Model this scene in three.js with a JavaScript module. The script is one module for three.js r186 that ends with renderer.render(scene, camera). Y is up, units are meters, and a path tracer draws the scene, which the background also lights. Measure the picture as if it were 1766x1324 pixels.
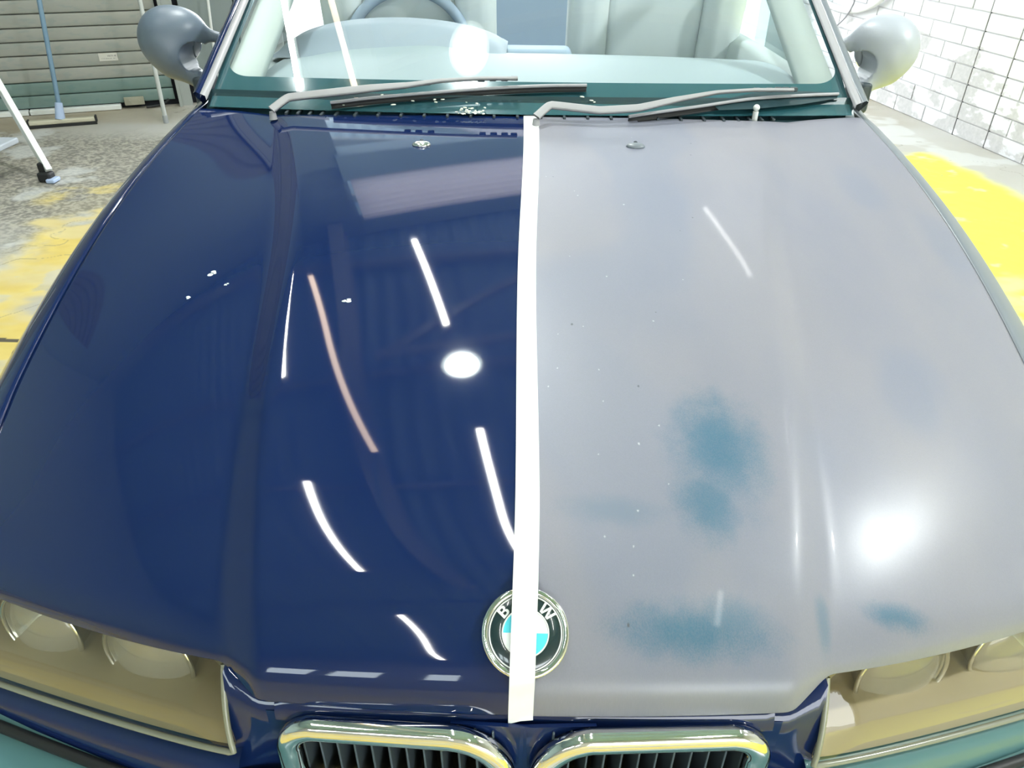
import * as THREE from 'three';
import { RectAreaLightUniformsLib } from 'three/addons/lights/RectAreaLightUniformsLib.js';
import { RoundedBoxGeometry } from 'three/addons/geometries/RoundedBoxGeometry.js';
import { mergeGeometries, mergeVertices, toCreasedNormals } from 'three/addons/utils/BufferGeometryUtils.js';
import { FontLoader } from 'three/addons/loaders/FontLoader.js';
import { TextGeometry } from 'three/addons/geometries/TextGeometry.js';
import { MarchingCubes } from 'three/addons/objects/MarchingCubes.js';

// ---------------------------------------------------------------- camera
const W = 1766, H = 1324, F = 1291.9;
const CAM = new THREE.Vector3(-0.0089, 1.3058, 0.4268);
const PITCH = 33.1487 * Math.PI / 180, YAW = -0.7216 * Math.PI / 180, ROLL = 0.6168 * Math.PI / 180;
const camR0 = new THREE.Vector3(Math.cos(YAW), 0, Math.sin(YAW));
const camU0 = new THREE.Vector3(Math.sin(YAW) * Math.sin(PITCH), Math.cos(PITCH), -Math.cos(YAW) * Math.sin(PITCH));
const camF = new THREE.Vector3(Math.sin(YAW) * Math.cos(PITCH), -Math.sin(PITCH), -Math.cos(YAW) * Math.cos(PITCH));
const camR = camR0.clone().multiplyScalar(Math.cos(ROLL)).addScaledVector(camU0, Math.sin(ROLL));
const camU = camU0.clone().multiplyScalar(Math.cos(ROLL)).addScaledVector(camR0, -Math.sin(ROLL));
const scene = new THREE.Scene();
const camera = new THREE.PerspectiveCamera(2 * Math.atan(H / 2 / F) * 180 / Math.PI, W / H, 0.02, 100);
camera.position.copy(CAM);
camera.quaternion.setFromRotationMatrix(new THREE.Matrix4().makeBasis(camR, camU, camF.clone().negate()));
RectAreaLightUniformsLib.init();
// ---------------------------------------------------------------- sky and exposure (overcast daylight, seen only through the openings)
scene.background = new THREE.Color().setRGB(0.93, 0.98, 1.0);
scene.backgroundIntensity = 8.0;
const EXPOSURE = 1.22;
const renderer = new THREE.WebGLRenderer({ antialias: true });
renderer.toneMapping = THREE.LinearToneMapping;
renderer.toneMappingExposure = EXPOSURE;
renderer.shadowMap.enabled = true;
const TUBE_POWER = 52, LAMP_POWER = 20;
// ---------------------------------------------------------------- helpers
const V = (x, y, z) => new THREE.Vector3(x, y, z);
// direction in which a pixel of the photograph looks; the distance always comes from a surface
function dirOf(px, py) { return camF.clone().addScaledVector(camR, (px - W / 2) / F).addScaledVector(camU, (H / 2 - py) / F).normalize(); }
function atY(px, py, y) { const d = dirOf(px, py); return CAM.clone().addScaledVector(d, (y - CAM.y) / d.y); }
function atX(px, py, x) { const d = dirOf(px, py); return CAM.clone().addScaledVector(d, (x - CAM.x) / d.x); }
function atZ(px, py, z) { const d = dirOf(px, py); return CAM.clone().addScaledVector(d, (z - CAM.z) / d.z); }
let seed = 12345;
const rnd = () => { seed = (seed * 1664525 + 1013904223) >>> 0; return seed / 4294967296; };
function naturalSpline(t, y) {
  const n = t.length, a = new Array(n).fill(0), c = new Array(n).fill(0), m = new Array(n).fill(0);
  for (let i = 1; i < n - 1; i++) {
    const h0 = t[i] - t[i - 1], h1 = t[i + 1] - t[i];
    const s = 6 * ((y[i + 1] - y[i]) / h1 - (y[i] - y[i - 1]) / h0);
    const d = 2 * (h0 + h1) - h0 * (c[i - 1] || 0);
    c[i] = h1 / d; a[i] = (s - h0 * (a[i - 1] || 0)) / d;
  }
  for (let i = n - 2; i > 0; i--) m[i] = a[i] - c[i] * m[i + 1];
  return (x) => {
    let i = 0; while (i < n - 2 && x > t[i + 1]) i++;
    const h = t[i + 1] - t[i], A = (t[i + 1] - x) / h, B = (x - t[i]) / h;
    return A * y[i] + B * y[i + 1] + ((A * A * A - A) * m[i] + (B * B * B - B) * m[i + 1]) * h * h / 6;
  };
}
// ---------------------------------------------------------------- bonnet surface: five ruled lines per half, from the cowl (v = 0) to the nose (v = 1)
const HOOD = [
  [[0, .940, -1.10], [0, .926, -.95], [0, .884, -.60], [0, .849, -.39], [0, .787, -.13], [0, .757, -.06], [0, .722, -.016], [0, .697, .006], [0, .668, .013]],
  [[.475, .934, -1.11], [.43, .917, -.95], [.347, .875, -.60], [.317, .840, -.39], [.272, .778, -.13], [.260, .747, -.064], [.253, .715, -.022], [.251, .693, -.003], [.252, .668, .003]],
  [[.515, .930, -1.12], [.465, .909, -.95], [.382, .861, -.60], [.350, .824, -.39], [.309, .757, -.13], [.298, .727, -.066], [.292, .709, -.040], [.290, .698, -.029], [.289, .688, -.024]],
  [[.60, .931, -1.15], [.575, .903, -.96], [.54, .845, -.61], [.52, .803, -.41], [.485, .732, -.17], [.472, .706, -.113], [.467, .692, -.091], [.464, .680, -.081], [.463, .668, -.077]],
  [[.68, .930, -1.17], [.685, .903, -.98], [.695, .812, -.62], [.69, .762, -.46], [.672, .705, -.29], [.66, .676, -.21], [.652, .661, -.174], [.650, .652, -.161], [.648, .645, -.155]],
];
const hoodT = (() => { const t = [0]; for (let i = 1; i < 9; i++) { const a = HOOD[0][i - 1], b = HOOD[0][i]; t.push(t[i - 1] + Math.hypot(a[1] - b[1], a[2] - b[2])); } const L = t[8]; return t.map((q) => q / L); })();
const hoodS = HOOD.map((c) => [0, 1, 2].map((k) => naturalSpline(hoodT, c.map((p) => p[k]))));
const HU = [0, .40, .47, .74, 1];     // where the five lines lie across the half bonnet
function hoodRaw(u, v) {
  const P = hoodS.map((s) => s.map((f) => f(v)));
  if (u <= HU[1]) { const s = u / HU[1]; return [0, 1, 2].map((k) => k === 0 ? P[1][0] * s : P[0][k] + (P[1][k] - P[0][k]) * s * s); }
  if (u <= HU[2]) { const s = (u - HU[1]) / (HU[2] - HU[1]); return [0, 1, 2].map((k) => P[1][k] + (P[2][k] - P[1][k]) * s); }
  const s = (u - HU[2]) / (1 - HU[2]), m = (HU[3] - HU[2]) / (1 - HU[2]);
  return [0, 1, 2].map((k) => P[2][k] * (s - m) * (s - 1) / (m) + P[3][k] * s * (s - 1) / (m * (m - 1)) + P[4][k] * s * (s - m) / (1 - m));
}
const NU = 150, NV = 190;
const hoodGrid = (() => {           // right half; the creases are rounded by a short running mean
  const rows = [];
  for (let j = 0; j <= NV; j++) {
    let v = j / NV; v = 1 - Math.pow(1 - v, 1.35);
    const raw = []; for (let i = -12; i <= NU; i++) { const q = hoodRaw(Math.abs(i) / NU, v); if (i < 0) q[0] = -q[0]; raw.push(q); }
    let a = raw;
    for (let pass = 0; pass < 3; pass++) {
      const b = a.map((q) => q.slice());
      for (let i = 1; i < a.length - 1; i++) for (let k = 0; k < 3; k++) b[i][k] = (a[i - 1][k] + 2 * a[i][k] + a[i + 1][k]) / 4;
      a = b;
    }
    rows.push(a.slice(12));
  }
  return rows;
})();
function hoodPoint(u, v) {          // u: -1 (shut line on the steering side) ... 1
  const s = Math.sign(u) || 1, fu = Math.abs(u) * NU, vv = 1 - Math.pow(1 - v, 1 / 1.35), fv = vv * NV;
  const i = Math.min(NU - 1, Math.floor(fu)), j = Math.min(NV - 1, Math.floor(fv)), a = fu - i, b = fv - j;
  const g = hoodGrid, o = [0, 0, 0];
  for (let k = 0; k < 3; k++) o[k] = (g[j][i][k] * (1 - a) + g[j][i + 1][k] * a) * (1 - b) + (g[j + 1][i][k] * (1 - a) + g[j + 1][i + 1][k] * a) * b;
  return V(o[0] * s, o[1], o[2]);
}
function hoodNormal(u, v, e = .012) {
  const a = hoodPoint(Math.max(-1, u - e), v), b = hoodPoint(Math.min(1, u + e), v), c = hoodPoint(u, Math.max(0, v - e)), d = hoodPoint(u, Math.min(1, v + e));
  return d.sub(c).cross(b.sub(a)).normalize();
}
function project(p) { const d = p.clone().sub(CAM), z = d.dot(camF); return [W / 2 + F * d.dot(camR) / z, H / 2 - F * d.dot(camU) / z]; }
function hoodAt(px, py) {           // the point of the bonnet that lies in the direction of a pixel
  let u = 0, v = .5, best = 1e9;
  for (let a = -1; a <= 1; a += .05) for (let b = 0; b <= 1; b += .04) { const q = project(hoodPoint(a, b)), e = Math.hypot(q[0] - px, q[1] - py); if (e < best) { best = e; u = a; v = b; } }
  let st = .04;
  while (st > 1e-5) {
    let moved = false;
    for (const [du, dv] of [[st, 0], [-st, 0], [0, st], [0, -st]]) {
      const a = Math.max(-1, Math.min(1, u + du)), b = Math.max(0, Math.min(1, v + dv)), q = project(hoodPoint(a, b)), e = Math.hypot(q[0] - px, q[1] - py);
      if (e < best) { best = e; u = a; v = b; moved = true; }
    }
    if (!moved) st /= 2;
  }
  return { u, v, err: best, p: hoodPoint(u, v), n: hoodNormal(u, v) };
}
function surfAt(fn, px, py, u0 = -1.05, u1 = 1.05, v0 = -.2, v1 = 1.02) {     // the same search on any surface fn(u, v)
  let u = 0, v = 0, best = 1e9;
  for (let a = 0; a <= 40; a++) for (let b = 0; b <= 40; b++) { const uu = u0 + (u1 - u0) * a / 40, vv = v0 + (v1 - v0) * b / 40, q = project(fn(uu, vv)), e = Math.hypot(q[0] - px, q[1] - py); if (e < best) { best = e; u = uu; v = vv; } }
  let st = .03;
  while (st > 1e-5) {
    let moved = false;
    for (const [du, dv] of [[st, 0], [-st, 0], [0, st], [0, -st]]) { const q = project(fn(u + du, v + dv)), e = Math.hypot(q[0] - px, q[1] - py); if (e < best) { best = e; u += du; v += dv; moved = true; } }
    if (!moved) st /= 2;
  }
  return { u, v, err: best, p: fn(u, v) };
}
const taken = new Map();
function numbered(name) { const n = taken.get(name) || 0; taken.set(name, n + 1); return n ? name + '_' + String(n).padStart(3, '0') : name; }
function shadowed(m) { m.castShadow = true; m.receiveShadow = true; return m; }
function part(name, geo, mat, parent, label) {
  const m = shadowed(new THREE.Mesh(geo, mat)); m.name = name; parent.add(m);
  if (label) m.userData.label = label;
  return m;
}
function groupPart(name, parent, label) { const g = new THREE.Group(); g.name = name; parent.add(g); if (label) g.userData.label = label; return g; }
function thing(name, label, category, pos = [0, 0, 0], group) {
  const g = new THREE.Group(); g.name = numbered(name); g.position.set(...pos); scene.add(g);
  g.userData = { label, category }; if (group) g.userData.group = group;
  return g;
}
function thingMesh(name, geo, mat, label, category, group) {
  const m = shadowed(new THREE.Mesh(geo, mat)); m.name = numbered(name); scene.add(m);
  m.userData = { label, category }; if (group) m.userData.group = group;
  return m;
}
function structure(name, label, category) { const g = new THREE.Group(); g.name = name; g.userData = { kind: 'structure', label, category }; scene.add(g); return g; }
function loft(rows, uvf) {
  const n = rows[0].length, pos = [], uv = [], idx = [];
  rows.forEach((r, j) => r.forEach((p, i) => { pos.push(p.x, p.y, p.z); const q = uvf ? uvf(p, i / (n - 1), j / (rows.length - 1)) : [i / (n - 1), j / (rows.length - 1)]; uv.push(q[0], q[1]); }));
  for (let j = 0; j < rows.length - 1; j++) for (let i = 0; i < n - 1; i++) { const a = j * n + i, b = a + 1, c = a + n, d = c + 1; idx.push(a, c, b, b, c, d); }
  const g = new THREE.BufferGeometry();
  g.setAttribute('position', new THREE.Float32BufferAttribute(pos, 3)); g.setAttribute('uv', new THREE.Float32BufferAttribute(uv, 2)); g.setIndex(idx); g.computeVertexNormals();
  return g;
}
function tube(pts, r, seg = 40, rs = 10, closed = false) { return new THREE.TubeGeometry(new THREE.CatmullRomCurve3(pts, closed, 'centripetal'), seg, r, rs, closed); }
function rod(a, b, r, r2 = r, rs = 14) {
  const d = b.clone().sub(a), g = new THREE.CylinderGeometry(r2, r, d.length(), rs);
  g.applyQuaternion(new THREE.Quaternion().setFromUnitVectors(V(0, 1, 0), d.normalize())); const c = a.clone().add(b).multiplyScalar(.5); return g.translate(c.x, c.y, c.z);
}
function rbox(w, h, d, r, x = 0, y = 0, z = 0, seg = 3) { return new RoundedBoxGeometry(w, h, d, seg, r).translate(x, y, z); }
function box(w, h, d, x = 0, y = 0, z = 0) { return new THREE.BoxGeometry(w, h, d).translate(x, y, z); }
function beam(a, b, w, h) {          // a bar of rectangular section from a to b
  const d = b.clone().sub(a), g = new RoundedBoxGeometry(w, h, d.length(), 1, Math.min(w, h) * .12), m = new THREE.Matrix4().lookAt(b, a, V(0, 1, 0));
  g.applyMatrix4(m); const c = a.clone().add(b).multiplyScalar(.5); return g.translate(c.x, c.y, c.z);
}
function merged(list) { return mergeGeometries(list.map((g) => { const q = g.index ? g.toNonIndexed() : g; for (const k of Object.keys(q.attributes)) if (!['position', 'normal', 'uv'].includes(k)) q.deleteAttribute(k); return q; })); }
// noise
function hash2(x, y, s) { let h = (x * 374761393 + y * 668265263 + s * 982451653) | 0; h = Math.imul(h ^ (h >>> 13), 1274126177); h ^= h >>> 16; return (h >>> 0) / 4294967296; }
function vnoise(x, y, s) {
  const i = Math.floor(x), j = Math.floor(y), a = x - i, b = y - j, u = a * a * (3 - 2 * a), w = b * b * (3 - 2 * b);
  return (hash2(i, j, s) * (1 - u) + hash2(i + 1, j, s) * u) * (1 - w) + (hash2(i, j + 1, s) * (1 - u) + hash2(i + 1, j + 1, s) * u) * w;
}
function fbm(x, y, s, o = 4) { let a = .5, t = 0, n = 0; for (let k = 0; k < o; k++) { t += a * vnoise(x, y, s + k); n += a; a *= .5; x *= 2.03; y *= 2.03; } return t / n; }
const sm = (a, b, x) => { const t = Math.max(0, Math.min(1, (x - a) / (b - a))); return t * t * (3 - 2 * t); };
const mix3 = (a, b, t) => [a[0] + (b[0] - a[0]) * t, a[1] + (b[1] - a[1]) * t, a[2] + (b[2] - a[2]) * t];
const toSRGB = (c) => 255 * (c <= .0031308 ? 12.92 * c : 1.055 * Math.pow(c, 1 / 2.4) - .055);
function colourTexture(w, h, fn) {       // fn(s, t) gives a linear base colour, s and t from 0 to 1
  const d = new Uint8Array(w * h * 4);
  for (let j = 0; j < h; j++) for (let i = 0; i < w; i++) { const c = fn((i + .5) / w, (j + .5) / h, i, j), k = 4 * (j * w + i); for (let q = 0; q < 3; q++) d[k + q] = Math.max(0, Math.min(255, toSRGB(Math.max(0, Math.min(1, c[q]))))); d[k + 3] = 255; }
  const t = new THREE.DataTexture(d, w, h); t.colorSpace = THREE.SRGBColorSpace; t.magFilter = THREE.LinearFilter; t.minFilter = THREE.LinearMipmapLinearFilter; t.generateMipmaps = true; t.wrapS = t.wrapT = THREE.RepeatWrapping; t.needsUpdate = true; return t;
}
function greyTexture(w, h, fn) {
  const d = new Uint8Array(w * h * 4);
  for (let j = 0; j < h; j++) for (let i = 0; i < w; i++) { const c = 255 * Math.max(0, Math.min(1, fn((i + .5) / w, (j + .5) / h))), k = 4 * (j * w + i); d[k] = d[k + 1] = d[k + 2] = c; d[k + 3] = 255; }
  const t = new THREE.DataTexture(d, w, h); t.magFilter = THREE.LinearFilter; t.wrapS = t.wrapT = THREE.RepeatWrapping; t.needsUpdate = true; return t;
}
const lin = (r, g, b) => new THREE.Color().setRGB(r, g, b);
const std = (r, g, b, rough = .6, metal = 0, more = {}) => new THREE.MeshStandardMaterial({ color: lin(r, g, b), roughness: rough, metalness: metal, ...more });
const phys = (r, g, b, rough, more = {}) => new THREE.MeshPhysicalMaterial({ color: lin(r, g, b), roughness: rough, ...more });
// ---------------------------------------------------------------- materials
const PAINT = [.0055, .0165, .076];
const M = {
  paint: phys(...PAINT, .035, { ior: 1.52 }),
  dullPaint: phys(.15, .175, .20, .45, { clearcoat: .4, clearcoatRoughness: .25 }),
  bumper: phys(.07, .17, .18, .35, { clearcoat: .7, clearcoatRoughness: .12 }),
  rubber: std(.012, .013, .014, .55),
  blackPlastic: std(.03, .045, .055, .45),
  cowl: std(.02, .05, .06, .32),
  frit: phys(.028, .10, .12, .12, { clearcoat: 1, clearcoatRoughness: .03 }),
  wiper: std(.32, .32, .33, .5),
  trim: std(.34, .34, .36, .45),
  chrome: std(.86, .86, .84, .06, 1),
  chromeSoft: std(.80, .80, .78, .14, 1),
  slat: std(.10, .13, .16, .35, .2),
  dark: std(.008, .010, .016, .8),
  glass: phys(.95, .99, .995, .0, { transmission: 1, thickness: 0, ior: 1.5 }),
  lens: phys(.97, .96, .90, .02, { transmission: 1, thickness: 0, ior: 1.5 }),
  lensRim: phys(.36, .37, .29, .2, { transmission: .35, thickness: 0 }),
  lampHouse: std(.34, .28, .17, .4),  // tan tint paints in the yellow floor mirrored by the headlight
  reflector: std(.82, .82, .80, .16, 1),
  bulbGlass: phys(.97, .97, .94, .05, { transmission: .85, thickness: 0, ior: 1.5 }),
  leather: std(.72, .77, .77, .55),  // seats and dash lightened: windscreen glare put into their colour
  dash: std(.29, .35, .37, .6),
  dashSkirt: std(.25, .30, .35, .6),
  slate: std(.30, .38, .48, .7),
  cream: std(.56, .60, .57, .7),
  steel: std(.40, .42, .43, .42, .5),
  white: std(.74, .76, .74, .45),
  tape: std(.86, .90, .88, .75),
  blue: std(.20, .32, .44, .35, .3),
  paleBlue: std(.42, .52, .72, .45),
  tin: std(.50, .52, .50, .40, .3),
  roof: std(.33, .47, .53, .6),
  roofSteel: std(.42, .46, .43, .6),
  greyWall: std(.40, .52, .54, .8),
  frontWall: std(.52, .51, .49, .8),
  doorGrey: std(.30, .34, .33, .6),
  tubeGlow: new THREE.MeshStandardMaterial({ color: lin(.9, .9, .9), emissive: lin(1, 1, .96), emissiveIntensity: 14, roughness: .4 }),
  warmGlow: new THREE.MeshStandardMaterial({ color: lin(.8, .6, .5), emissive: lin(1, .80, .64), emissiveIntensity: 2.2, roughness: .4 }),
  lampGlow: new THREE.MeshStandardMaterial({ color: lin(.9, .9, .9), emissive: lin(.93, 1, .98), emissiveIntensity: 40, roughness: .4 }),
  tyre: std(.015, .015, .016, .85),
};
// ---------------------------------------------------------------- the building: its axes are turned 8.6 degrees from the car's
const BA = V(2.7256, 0, -5.389), BT = V(.1492, 0, .9888), BN = V(.9888, 0, -.1492), BROT = Math.asin(.1492);
const bld = (bx, y, bz) => V(BA.x + bx * BN.x + bz * BT.x, y, BA.z + bx * BN.z + bz * BT.z);
const ROOF = 4.75;
// floor: worn yellow paint over concrete
{
  const X0 = -6.5, X1 = 4.5, Z0 = -8.5, Z1 = 5.6;
  const floorMap = colourTexture(2048, 2048, (s, t) => {
    const x = X0 + (X1 - X0) * s, z = Z0 + (Z1 - Z0) * t;
    const bx = (x - BA.x) * BN.x + (z - BA.z) * BN.z;
    const n1 = fbm(x * 1.7, z * 1.7, 3, 4), n2 = fbm(x * 7, z * 9, 11, 4), n3 = hash2(Math.floor(s * 2048), Math.floor(t * 2048), 5), n4 = fbm(x * 70, z * 80, 17, 3);
    let c = mix3([.38, .36, .31], [.52, .51, .48], n1);                                   // concrete
    c = mix3(c, [.34, .29, .21], sm(.52, .72, fbm(x * .9 + 4, z * .9, 21, 3)));             // brown silt
    const agg = sm(-2.2, -3.0, z + (n1 - .5) * .8) * sm(-4.55, -4.2, z + (n2 - .5) * .2) * sm(-1.4, -1.8, x);   // exposed aggregate by the shutter
    c = mix3(c, mix3([.13, .125, .11], [.44, .41, .34], .75 * sm(.36, .66, n4) + .25 * n3), agg * .9);
    const pale = sm(.62, .70, fbm(x * 2.4 + 9, z * 3.2, 31, 4)) * .55;                       // spilt, dried wash water
    c = mix3(c, [.62, .63, .62], pale);
    if (z < -4.62) c = mix3(c, [.40, .34, .24], .55 * sm(-4.62, -4.75, z) * sm(-2.2, -2.6, x));
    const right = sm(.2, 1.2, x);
    const zEdge = x > 0 ? -4.25 : -3.35;
    let y = sm(zEdge - .12, zEdge + .12, z + (n2 - .5) * .5) * sm(-.33, -.46, bx + (n2 - .5) * .1);
    const lx = -2.38 + .25 * sm(-3.0, -2.55, z) - .6 * sm(-2.4, -2.1, z);
    y *= sm(lx - .12, lx + .1, x + (n2 - .5) * .3);
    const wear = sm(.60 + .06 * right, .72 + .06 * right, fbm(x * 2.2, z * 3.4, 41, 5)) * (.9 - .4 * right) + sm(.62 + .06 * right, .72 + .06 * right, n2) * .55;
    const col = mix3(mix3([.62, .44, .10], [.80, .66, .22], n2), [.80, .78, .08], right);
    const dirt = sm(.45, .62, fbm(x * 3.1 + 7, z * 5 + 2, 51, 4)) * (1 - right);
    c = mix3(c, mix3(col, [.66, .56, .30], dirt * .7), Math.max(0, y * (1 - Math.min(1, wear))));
    const crack = Math.abs(fbm(x * 1.3 + 3, z * 2.1, 61, 4) - .5); if (crack < .0022) c = mix3(c, [.20, .17, .12], .5);
    if (Math.abs(z + 1.80 - .02 * n2) < .012 && x < -1.2) c = [.10, .085, .06];              // slab joint
    return c;
  });
  const bump = greyTexture(1024, 1024, (s, t) => fbm(s * 180, t * 230, 71, 3));
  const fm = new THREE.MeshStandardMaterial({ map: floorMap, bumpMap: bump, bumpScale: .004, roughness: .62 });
  const g = structure('floor', 'worn concrete workshop floor with flaking yellow paint', 'floor');
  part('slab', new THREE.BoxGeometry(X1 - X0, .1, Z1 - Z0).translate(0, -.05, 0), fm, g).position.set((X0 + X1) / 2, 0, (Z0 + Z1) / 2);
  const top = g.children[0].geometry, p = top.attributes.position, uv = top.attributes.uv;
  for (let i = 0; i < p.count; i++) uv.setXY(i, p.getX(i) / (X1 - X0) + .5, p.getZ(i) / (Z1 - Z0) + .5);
  part('yard', new THREE.BoxGeometry(24, .1, 14).translate(-1, -.055, -15.5), std(.42, .42, .41, .9), g, 'pale concrete yard outside the rear doorway');
  part('forecourt', new THREE.BoxGeometry(24, .1, 12).translate(-1, -.055, 11.58), std(.42, .42, .41, .9), g, 'pale concrete forecourt outside the front doorway');
}
// right wall: long painted blocks, a stack-bonded strip between two open joints
{
  const wall = structure('wall_right', 'white painted long-block wall with scuffed lower courses', 'wall');
  const body = part('wall_core', box(.2, ROOF, 14.6, .100, ROOF / 2, 3.3), std(.52, .52, .52, .9), wall);
  for (const t of [.706, 1.022]) part('open_joint', box(.012, 2.2, .010, .001, 1.1, t), std(.05, .05, .05, .9), wall, 'dark open joint');
  body.parent.position.copy(BA); wall.rotation.y = BROT;
  const cH = .104, tones = [[.56, .56, .575]];
  const T0 = -1.9, T1 = 2.2, YH = 1.5;
  const scuff = colourTexture(1536, 640, (s, t) => {
    const w = T0 + (T1 - T0) * s, y = YH * t;
    let c = mix3([.54, .545, .56], [.60, .60, .615], fbm(w * 6, y * 9, 80, 3));
    const reach = sm(.60, .10, y + .8 * Math.max(0, w - .70)) * .16 - .09;                       // flaking is densest on the lowest courses
    const k = sm(.50 - reach, .56 - reach, fbm(w * 7, y * 12, 81, 5));
    c = mix3(c, mix3([.38, .375, .375], [.47, .46, .46], fbm(w * 60, y * 60, 85, 2)), k * (y < .54 ? 1 : 0));
    return c;
  });
  const bump = greyTexture(256, 256, (s, t) => fbm(s * 30, t * 30, 91, 3));
  const mats = tones.map((c) => std(...c, .75)); mats.forEach((m) => { m.bumpMap = bump; m.bumpScale = .0015; });
  const wornMat = new THREE.MeshStandardMaterial({ map: scuff, roughness: .8 });
  const rest = [], J1 = .706, J2 = 1.022;
  const cuts = (odd) => {
    const a = []; let t = J1; a.push([J1, J2]);
    let e = J1, first = true; while (e > -3.9) { const w = first && odd ? .176 : .348; a.push([e - w, e]); e -= w; first = false; }
    e = J2; first = true; while (e < 10.5) { const w = first && odd ? .160 : .345; a.push([e, e + w]); e += w; first = false; }
    return a;
  };
  let n = 0;
  for (let row = 0; row < 45; row++) {
    const y0 = .004 + row * cH, y1 = Math.min(ROOF, y0 + cH - .006);
    for (const [t0, t1] of cuts(row % 2 === 1)) {
      const near = t1 > -1.8 && t0 < 2.0 && row < 14, proud = .004 * rnd();
      const openJoint = (t0 === J1 || t0 === J2 || t1 === J1) ? .003 : 0;
      const w = t1 - t0 - .006 - openJoint, h = y1 - y0, x = .008 - proud, cy = (y0 + y1) / 2, ct = (t0 + t1) / 2;
      if (near) {
        const bg = new RoundedBoxGeometry(.03, h, w, 1, .003), bp = bg.attributes.position, bu = bg.attributes.uv;
        for (let i = 0; i < bp.count; i++) bu.setXY(i, (bp.getZ(i) + ct - T0) / (T1 - T0), (bp.getY(i) + cy) / YH);
        const m = part(n ? 'block_' + String(n).padStart(3, '0') : 'block', bg, wornMat, wall);
        m.position.set(x + .0, cy, ct); n++;
      } else rest.push([x, cy, ct, h, w]);
    }
  }
  const inst = new THREE.InstancedMesh(new THREE.BoxGeometry(.03, 1, 1), mats[0], rest.length); inst.name = 'far_blocks'; inst.userData.kind = 'stuff'; shadowed(inst);
  const mm = new THREE.Matrix4(); rest.forEach(([x, y, z, h, w], i) => { mm.makeScale(1, h, w).setPosition(x, y, z); inst.setMatrixAt(i, mm); }); wall.add(inst);
}
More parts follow.
